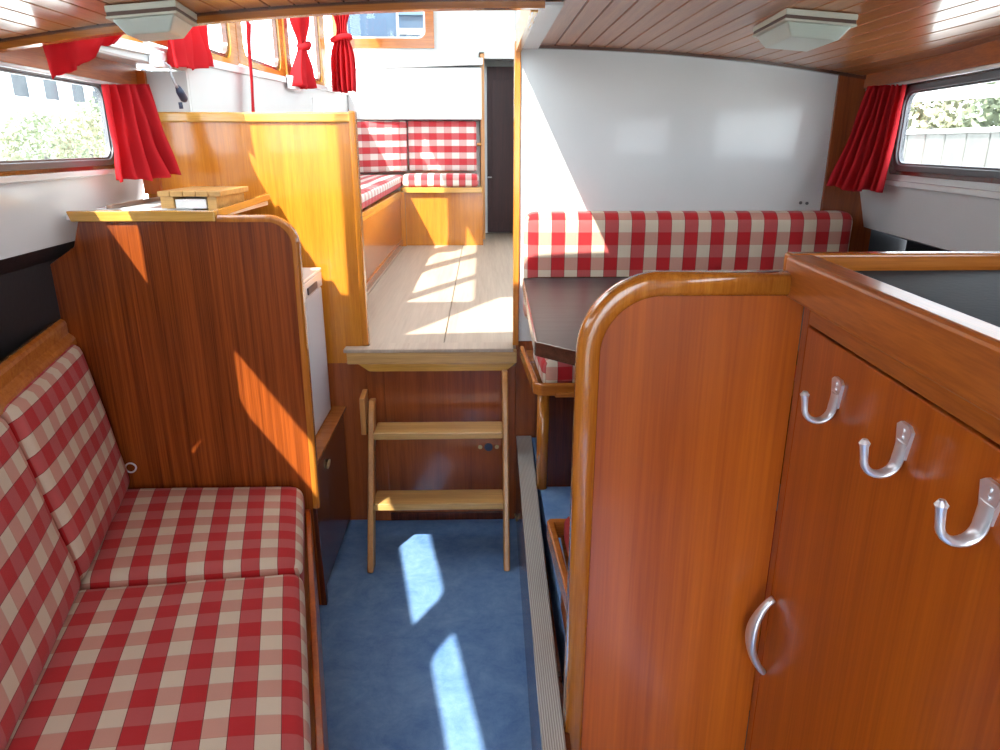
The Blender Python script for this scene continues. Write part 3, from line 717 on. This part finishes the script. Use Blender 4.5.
# ================================================================== CURTAINS IN THE CABIN
def curt(label, *a, **k):
    o = curtain('curtain', *a, **k); return tag(o, label, 'curtain', 'red curtains')
curt('gathered red curtain beside the left window, flaring over the galley worktop', (-1.175, 2.395, 1.728), (-1.12, 2.60, 1.745), (-1.178, 2.38, 1.436), (-1.04, 2.60, 1.452), (.8, -.6, 0), 5, .014, .032, seed=3)
curt('short red curtain corner tossed over the front of the ceiling beam, upper left', (-1.11, 1.99, 1.81), (-.87, 2.0, 1.85), (-1.085, 1.98, 1.705), (-.93, 2.0, 1.80), (0, -1, 0), 3, .004, .010, seed=5)
curt('dark red curtain gathered beside the right window over the wooden post', (1.325, 2.60, 1.742), (1.352, 2.40, 1.735), (1.24, 2.62, 1.408), (1.325, 2.395, 1.398), (.7, .5, 0), 7, .010, .022, seed=8, bow=.012)
for yy0, yy1, X, s in ((1.62, 2.70, XL, -1), (1.4, 2.70, XR, 1)):
    o = obj('curtain_rod', T([(X(yy0)-s*.035, yy0, 1.738), (X(yy1)-s*.035, yy1, 1.738)], .006, 10), 'enamel', smooth=True)
    tag(o, 'white curtain rail above the %s cabin window' % ('left' if s < 0 else 'right'), 'curtain rod')

# ================================================================== SALOON
WX = -1.05
sill = lambda y: 1.862+.028*(y-2.9)
bm = bmesh.new()
prism(bm, [(WX, 1.94, 1.80), (WX, BK+.02, 1.80), (WX, BK+.02, sill(BK)-.02), (WX, 1.94, sill(1.94)-.02)], (-.03, 0, 0))
prism(bm, [(WX, BK+.02, SZ), (WX, 6.15, SZ), (WX, 6.15, sill(6.15)-.02), (WX, BK+.02, sill(BK)-.02)], (-.03, 0, 0))
struct(obj('wall_left', bm, 'whitematt'))
bm = PR([(WX+.012, 1.94, sill(1.94)-.03), (WX+.012, 6.14, sill(6.14)-.03), (WX+.012, 6.14, sill(6.14)), (WX+.012, 1.94, sill(1.94))], (-.05, 0, 0))
struct(obj('trim_12', bm, 'white', bevel=.003))
bm = bmesh.new()
for y in (3.5, 4.75): box(bm, WX-.001, WX+.008, y-.012, y+.012, SZ, 1.83)
struct(obj('trim_13', bm, 'white', bevel=.002))
# window wall of upper side: posts between rounded windows
def up_win(side, y0, y1, idx, ztop=2.86):
    X = WX if side < 0 else 1.05
    z0 = sill((y0+y1)/2)+.03; W = y1-y0; H = ztop-z0
    c = V(X, (y0+y1)/2, (z0+ztop)/2); n_ = V(side, 0, 0)
    fr = struct(obj('window_%d' % idx, ring(bmesh.new(), c, (0, 1, 0), (0, 0, 1), n_, W+(.16 if y0 > 2 else .05), H+.06, .001, W, H, .07, .035), 'honey_y', bevel=.004))
    obj('inner_frame', ring(bmesh.new(), c+n_*.010, (0, 1, 0), (0, 0, 1), n_, W+.001, H+.001, .07, W-.03, H-.03, .06, .02), 'walnut', fr)
    obj('pane', PR([c+n_*.02+V(0, u, v) for u, v in rrloop(W-.028, H-.028, .06)], n_*.003), 'glass', fr)
for i, (a, b) in enumerate(((1.75, 2.42), (2.54, 3.29), (3.46, 4.08), (4.28, 5.10), (5.26, 6.02))): up_win(-1, a, b, 6+i)
for i, (a, b) in enumerate(((1.78, 3.2), (3.36, 4.5), (4.66, 6.02))): up_win(1, a, b, 11+i)
bm = bmesh.new(); box(bm, WX-.03, WX, 1.70, 6.2, 2.87, 3.04); struct(obj('wall_left', bm, 'whitematt'))
bm = bmesh.new(); box(bm, 1.05, 1.08, BK+.03, 6.2, SZ, 1.88); box(bm, 1.05, 1.08, 1.70, BK+.03, 1.93, 1.95); box(bm, 1.05, 1.08, 1.70, 6.2, 2.87, 3.04); struct(obj('wall_right', bm, 'whitematt'))
struct(obj('ceiling', B(-1.08, 1.08, 1.68, 6.95, 3.04, 3.08), 'whitematt'))
# wheelhouse front windscreen above the cabin roof
fr = struct(obj('window_14', ring(bmesh.new(), (0, 1.72, 2.485), (1, 0, 0), (0, 0, 1), (0, -1, 0), 2.10, 1.12, .001, 2.05, 1.05, .03, .03), 'white'))
obj('pane', PR([V(0, 1.705, 2.485)+V(u, 0, v) for u, v in rrloop(2.045, 1.045, .03)], (0, .003, 0)), 'glass', fr)
# far wall with its window
fw = V(-.70, 6.15, 2.56)
bm = ring(bmesh.new(), (-.53, 6.15, 2.5), (1, 0, 0), (0, 0, 1), (0, 1, 0), 1.04, .72, .001, .68, .46, .06, .05, (-.215, .045))
box(bm, -1.05, .0, 6.15, 6.2, SZ, 2.14)
struct(obj('wall_back', bm, 'whitematt'))
bm = bmesh.new(); box(bm, -1.05, 1.05, 6.18, 6.2, 2.8, 3.04); box(bm, -.012, .30, 6.15, 6.18, 2.23, 2.86); box(bm, .30, 1.05, 6.15, 6.18, SZ, 2.86); box(bm, -.02, 0.0, 6.15, 6.6, SZ, 2.23); box(bm, .30, .32, 6.15, 6.6, SZ, 2.23); box(bm, -.02, .32, 6.15, 6.6, 2.23, 2.25); box(bm, -.02, .32, 6.60, 6.63, SZ, 2.25)
struct(obj('wall_back', bm, 'whitematt'))
bm = bmesh.new(); c_ = (-.765, 6.148, 2.555)
fr = struct(obj('window_15', ring(bm, c_, (1, 0, 0), (0, 0, 1), (0, -1, 0), .79, .56, .004, .655, .42, .055, .025), 'sapele_x', bevel=.003))
obj('inner_frame', ring(bmesh.new(), V(*c_)+V(0, -.004, 0), (1, 0, 0), (0, 0, 1), (0, 1, 0), .665, .43, .06, .625, .39, .05, .03), 'silver', fr)
obj('pane', PR([V(*c_)+V(u, .012, v) for u, v in rrloop(.63, .395, .05)], (0, .003, 0)), 'glass', fr)
obj('centre_bar', B(-.665, -.645, 6.152, 6.166, 2.345, 2.745), 'silver', fr)
# relief frame upper right
bm = ring(bmesh.new(), (.12, 6.149, 2.52), (1, 0, 0), (0, 0, 1), (0, -1, 0), .36, .30, .001, .31, .25, .001, .012)
struct(obj('trim_14', bm, 'white'))
# white overhanging front above the far bench
t = thing('white_locker_front', (-.53, 6.0, 1.74), 'white boxed locker front above the checked cushions in the saloon', 'locker')
obj('front', B(-1.046, -.002, 5.97, 6.148, 1.742, 2.12), 'white', t, bevel=.004)
obj('ledge', PR([(-1.046, 5.95, 2.10), (.01, 5.95, 2.14), (.01, 5.95, 2.19), (-1.046, 5.95, 2.165)], (0, .195, 0)), 'white', t, bevel=.006)
# saloon bench
t = thing('saloon_bench', (-.6, 5.0, SZ), 'corner bench of honey-coloured wood in the saloon below the checked cushions', 'bench')
obj('side_panel', B(-.655, -.64, BK+.35, 5.74, SZ, 1.165), 'riser', t)
obj('side_rail', B(-.66, -.628, BK+.35, 5.70, 1.165, 1.212), 'honey_y', t, bevel=.004)
obj('side_plinth', B(-.642, -.632, BK+.35, 5.72, SZ, SZ+.05), 'riser', t, bevel=.002)
obj('side_board', B(-1.048, -.66, BK+.35, 6.148, 1.19, 1.206), 'honey_y', t)
obj('corner_stile', B(-.64, -.605, 5.70, 5.735, SZ, 1.20), 'honey', t, bevel=.002)
obj('far_panel', B(-.605, -.01, 5.74, 5.755, SZ, 1.195), 'honey', t)
obj('far_rail', B(-.62, .0, 5.70, 5.74, 1.195, 1.236), 'honey_x', t, bevel=.004)
obj('far_board', B(-.64, -.005, 5.745, 6.148, 1.205, 1.228), 'honey_x', t)
obj('end_panel', B(-.01, .003, 5.745, 6.148, SZ, 1.195), 'honey', t)
def sal(label, *a, **k):
    o = cushion('saloon_cushion', *a, **k); return tag(o, label, 'cushion', 'checked saloon cushions')
sal('checked seat cushion on the side part of the saloon bench', [V(-1.03, 3.15, 1.30), V(-.635, 3.15, 1.30), V(-.635, 5.985, 1.322), V(-1.03, 5.985, 1.322)], .09, (0, 0, 1), 'gin_s', rad=.025, puff=.006)
sal('checked seat cushion on the far part of the saloon bench', [V(-.622, 5.705, 1.33), V(-.03, 5.705, 1.33), V(-.03, 5.985, 1.33), V(-.622, 5.985, 1.33)], .09, (0, 0, 1), 'gin_s', rad=.025, puff=.006)
sal('checked back cushion in the left corner of the saloon bench', [V(-1.035, 5.97, 1.33), V(-.612, 6.03, 1.342), V(-.602, 6.03, 1.735), V(-1.035, 5.97, 1.735)], .08, (0, -1, 0), 'gin_s', rad=.02, puff=.008, swap=True, seed=3, wr=.02)
sal('checked back cushion on the far wall of the saloon next to the dark door', [V(-.595, 6.04, 1.345), V(-.045, 6.04, 1.345), V(-.045, 6.04, 1.735), V(-.595, 6.04, 1.735)], .08, (0, -1, 0), 'gin_s', rad=.015, puff=.006, swap=True, seed=4, uvoff=(.03, .0))
# door at the far end
struct(obj('trim_15', B(-.012, .022, 6.10, 6.149, SZ, 2.235), 'oak_z', bevel=.003))
struct(obj('trim_16', B(.022, .31, 6.12, 6.149, 2.20, 2.25), 'whitematt', bevel=.003))
dr1 = struct(obj('door_1', B(.045, .30, 6.55, 6.58, SZ+.01, 2.185), 'doorwood', bevel=.003))
obj('door_frame', B(.012, .045, 6.545, 6.59, SZ+.002, 2.2), 'white', dr1, bevel=.002)
obj('inset_panel', B(.085, .285, 6.543, 6.55, SZ+.1, 2.08), 'doorwood', dr1, bevel=.003)
obj('door_handle', T([(.052, 6.545, 1.278), (.052, 6.52, 1.278), (.085, 6.518, 1.278)], .006, 8), 'chrome', dr1, smooth=True)
o = obj('latch_knob', T([(-.015, 6.10, 1.555), (-.015, 6.05, 1.555), (-.035, 6.03, 1.555)], .012, 10), 'oak_z', smooth=True)
tag(o, 'small wooden turn latch on the post left of the dark saloon door', 'latch')
# saloon curtains
curt('pale red curtain hanging across the nearest upper-left window', (-1.0, 2.50, 1.99), (-.995, 2.86, 2.0), (-1.0, 2.50, 1.785), (-.995, 2.90, 1.825), (1, 0, 0), 5, .012, .018, seed=11)
curt('thin red curtain strip hanging down between two upper-left windows', (-1.0, 3.36, 2.08), (-1.0, 3.43, 2.05), (-1.0, 3.29, 1.66), (-1.0, 3.36, 1.665), (1, 0, 0), 1, .006, .006, seed=12)
c3 = curt('knotted red curtain between the second and third upper-left windows', (-.98, 4.10, 2.42), (-.98, 4.42, 2.42), (-.98, 4.06, 1.84), (-.98, 4.52, 1.865), (1, 0, 0), 5, .018, .03, seed=13, pinch=(.62, .35, .16))
c4 = curt('knotted red curtain in the corner beside the blue-tinted saloon window', (-1.02, 5.3, 2.62), (-.85, 5.3, 2.62), (-1.025, 5.3, 1.895), (-.87, 5.3, 1.90), (0, -1, 0), 5, .02, .03, seed=14, pinch=(.45, .4, .16))
for o, p, rx in ((c3, (-.965, 4.26, 2.062), .055), (c4, (-.945, 5.28, 2.235), .06)):
    bm = bmesh.new(); tube(bm, [Vector(p)+V(.0+.02*math.sin(a*.628), rx*math.cos(a*.628) if rx < .058 else -.03*math.sin(a*.628), .012*math.sin(a*.9)) + (V(0, 0, 0) if rx < .058 else V(rx*math.cos(a*.628), 0, 0)) for a in range(11)], .018, 10)
    obj('tie_knot', bm, 'red', o, smooth=True)
# socket with cable and plug
t = thing('wall_socket', (-1.03, 2.60, 1.80), 'small white socket with grey cable and hanging navy plug, below the upper-left windows', 'socket')
obj('socket_box', B(-1.049, -1.018, 2.46, 2.52, 1.785, 1.835), 'enamel', t, bevel=.004)
obj('cable', T([(-1.02, 2.50, 1.805), (-1.005, 2.515, 1.79), (-1.0, 2.50, 1.765), (-1.0, 2.52, 1.74), (-1.0, 2.54, 1.73)], .004, 8), 'cable', t, smooth=True)
obj('plug', T([(-1.0, 2.54, 1.732), (-1.0, 2.555, 1.718), (-1.0, 2.58, 1.698), (-1.0, 2.588, 1.692)], [.008, .013, .013, .008], 12), 'plug', t, smooth=True)
obj('plug_tip', T([(-1.0, 2.545, 1.685), (-1.0, 2.548, 1.665)], .007, 8), 'plug', t, smooth=True)
t = obj('switch_box', B(-1.036, -1.0, 4.10, 4.28, 1.835, 1.90), 'enamel', bevel=.006)
tag(t, 'white switch box under the upper-left windows beside the middle knotted curtain', 'switch box')
# bulkhead details
tag(obj('bulkhead_screw', T([(1.215, BK, 1.34), (1.215, BK-.004, 1.34)], .006, 10), 'grey'), 'left of two small screw caps low on the white bulkhead', 'screw cap', 'screw caps on the bulkhead')
tag(obj('bulkhead_screw', T([(1.24, BK, 1.338), (1.24, BK-.004, 1.338)], .006, 10), 'grey'), 'right of two small screw caps low on the white bulkhead', 'screw cap', 'screw caps on the bulkhead')
tag(obj('floor_locker_ring', T([(.128-.004*math.sin(a*.3142), 2.60+.014*math.cos(a*.3142), .09+.014*math.sin(a*.3142)) for a in range(21)], .003, 6), 'brass', smooth=True), 'small brass ring on the face of the raised floor near the ladder', 'ring pull')

# ================================================================== OUTSIDE
def ground(name, x0, x1, y0, y1, z, mat):
    return struct(obj(name, B(x0, x1, y0, y1, z-.3, z), mat))
M['quay'] = plain('pale_quay', (.72, .72, .70), .8, var=.06, vscale=1.5)
M['leaf'] = plain('grey_green_leaves', (.19, .22, .14), .8, var=.5, vscale=3)
M['leaf2'] = plain('olive_leaves', (.28, .28, .18), .8, var=.5, vscale=3)
M['render'] = plain('cream_render', (.30, .29, .27), .8)
M['slate'] = plain('slate_roof', (.07, .072, .08), .7)
M['shutter'] = plain('grey_shutter', (.035, .042, .05), .6)
M['stone'] = plain('pale_stone', (.14, .138, .13), .85, var=.5, vscale=2.5)
M['blueboat'] = plain('blue_cabin', (.012, .035, .07), .4, var=.3, vscale=1.5)
M['bluelight'] = plain('light_blue_panel', (.05, .09, .14), .4)
g_ = ground('ground', -60, -2.2, -40, 60, .75, 'quay'); g_ = ground('ground', 2.2, 60, -40, 60, .75, 'quay')
M['water'] = plain('canal_water', (.10, .13, .12), .08)
ground('water', -2.2, 2.2, -40, 60, -.6, 'water'); ground('water', -60, 60, 60, 90, -.6, 'water')
def bush(cx, cy, z0, w_, h, seed, mat, label, cat='bush', d=None):
    rnd = random.Random(seed); bm = bmesh.new(); d = d or w_*.6
    for k in range(1500):
        th = rnd.uniform(0, 2*math.pi); ph = math.acos(rnd.uniform(-.3, 1)); rr_ = rnd.uniform(.65, 1.0)
        p = V(cx+d/2*rr_*math.sin(ph)*math.cos(th), cy+w_/2*rr_*math.sin(ph)*math.sin(th), z0+h*(.3+.7*rr_*math.cos(ph)*.98))
        p += V(rnd.uniform(-1, 1), rnd.uniform(-1, 1), rnd.uniform(-1, 1))*.08*h
        s = rnd.uniform(.02, .05)*h; a = V(rnd.uniform(-1, 1), rnd.uniform(-1, 1), rnd.uniform(-1, 1)).normalized()*s
        b = a.cross(V(rnd.uniform(-1, 1), rnd.uniform(-1, 1), rnd.uniform(-1, 1))).normalized()*s*.6
        vs = [bm.verts.new(p+q) for q in (a, b, -a, -b)]; bm.faces.new(vs)
    me = bpy.data.meshes.new('foliage'); bm.to_mesh(me); bm.free(); me.materials.append(M[mat])
    t = thing('bush', (cx, cy, z0), label, cat, 'bushes on the quay')
    o = bpy.data.objects.new('foliage', me); COL.objects.link(o); o.parent = t; o.location = -t.location
    obj('trunk', T([(cx, cy, z0), (cx+.05, cy, z0+h*.45)], .04*h, 8), 'stone', t)
for i, (x, y, w_, h, mt, lb) in enumerate((
        (-8.7, 15.0, 2.2, 1.45, 'leaf', 'rounded grey-green bush seen in the middle of the left cabin window'),
        (-9.3, 17.8, 2.2, 1.6, 'leaf2', 'olive bush right of the rounded one in the left cabin window'),
        (-10.2, 20.6, 2.4, 2.0, 'leaf', 'bush at the right edge of the left cabin window'),
        (-8.9, 12.9, 1.3, 1.0, 'leaf2', 'low bush by the pale house in the left cabin window'))):
    bush(x, y, .75, w_, h, 20+i, mt, lb)
for i in range(7):
    bush(9.9, 7.5+i*3.0, .75, 2.3, 3.0, 40+i, 'leaf2' if i % 2 else 'leaf', 'leafy hedge section number from the left above the pale wall outside the right window' if 0 else 'grey-green hedge plant above the pale quay wall outside the right window', 'hedge plant', d=1.6)
t = thing('quay_wall', (8.5, 15, .75), 'pale block wall along the quay seen through the right window', 'wall')
bm = bmesh.new()
for k in range(44): box(bm, 8.4, 8.8, 5+k*.6+.01, 5+k*.6+.58, .75, 1.75)
obj('blocks', bm, 'stone', t, bevel=.02)
obj('coping', B(8.35, 8.85, 5, 31.4, 1.751, 1.83), 'quay', t, bevel=.01)
t = thing('white_railing', (4.2, 8, .75), 'white handrail on posts outside the right window', 'railing')
obj('rail', T([(4.2, 4, 1.93), (4.2, 9.0, 2.03), (4.2, 14, 2.07)], .05, 10), 'enamel', t, smooth=True)
for y in (4.2, 7.4, 10.6): obj('post', T([(4.2, y, .75), (4.2, y, 1.96)], .03, 8), 'enamel', t, smooth=True)
def house(cx, cy, wx, wy, h, label):
    t = thing('house', (cx, cy, .75), label, 'house', 'houses beyond the quay')
    wl_ = obj('walls', B(cx-wx/2, cx+wx/2, cy-wy/2, cy+wy/2, .75, .75+h), 'render', t)
    n_ = int(wy/1.8)
    for fl in range(int(h/2.8)-0 if h > 6.5 else 1):
        for k in range(n_):
            y = cy-wy/2+(k+.5)*wy/n_; z = .75+2.3+fl*2.6
            f = obj('window', ring(bmesh.new(), (cx+wx/2, y, z+.6), (0, 1, 0), (0, 0, 1), (1, 0, 0), 1.1, 1.3, .001, .9, 1.1, .001, .06), 'white', t)
            obj('window_pane', B(cx+wx/2+.005, cx+wx/2+.02, y-.45, y+.45, z+.05, z+1.15), 'shutter', f)
    obj('roof', PR([(cx-wx/2-.3, cy-wy/2-.3, .75+h), (cx+wx/2+.3, cy-wy/2-.3, .75+h), (cx, cy-wy/2-.3, .75+h+2)], (0, wy+.6, 0)), 'slate', t)
house(-19.5, 26, 8, 9, 6, 'pale two-storey house seen at the left of the left cabin window')
house(-24, 40, 8, 14, 7, 'long pale house behind the bushes beyond the left cabin window')
t = thing('neighbouring_boat', (-.9, 11, 0), 'dark blue boat cabin seen through the far saloon window', 'boat')
obj('cabin', B(-2.0, 2.1, 10.5, 14, -.5, 4.6), 'blueboat', t, bevel=.1)
bm = bmesh.new()
for k in range(4): box(bm, -1.1, .6, 10.44, 10.5, 2.55+k*.32, 2.62+k*.32)
obj('louvres', bm, 'bluelight', t); obj('white_rail', B(-1.1, .6, 10.38, 10.44, 2.95, 3.02), 'render', t)
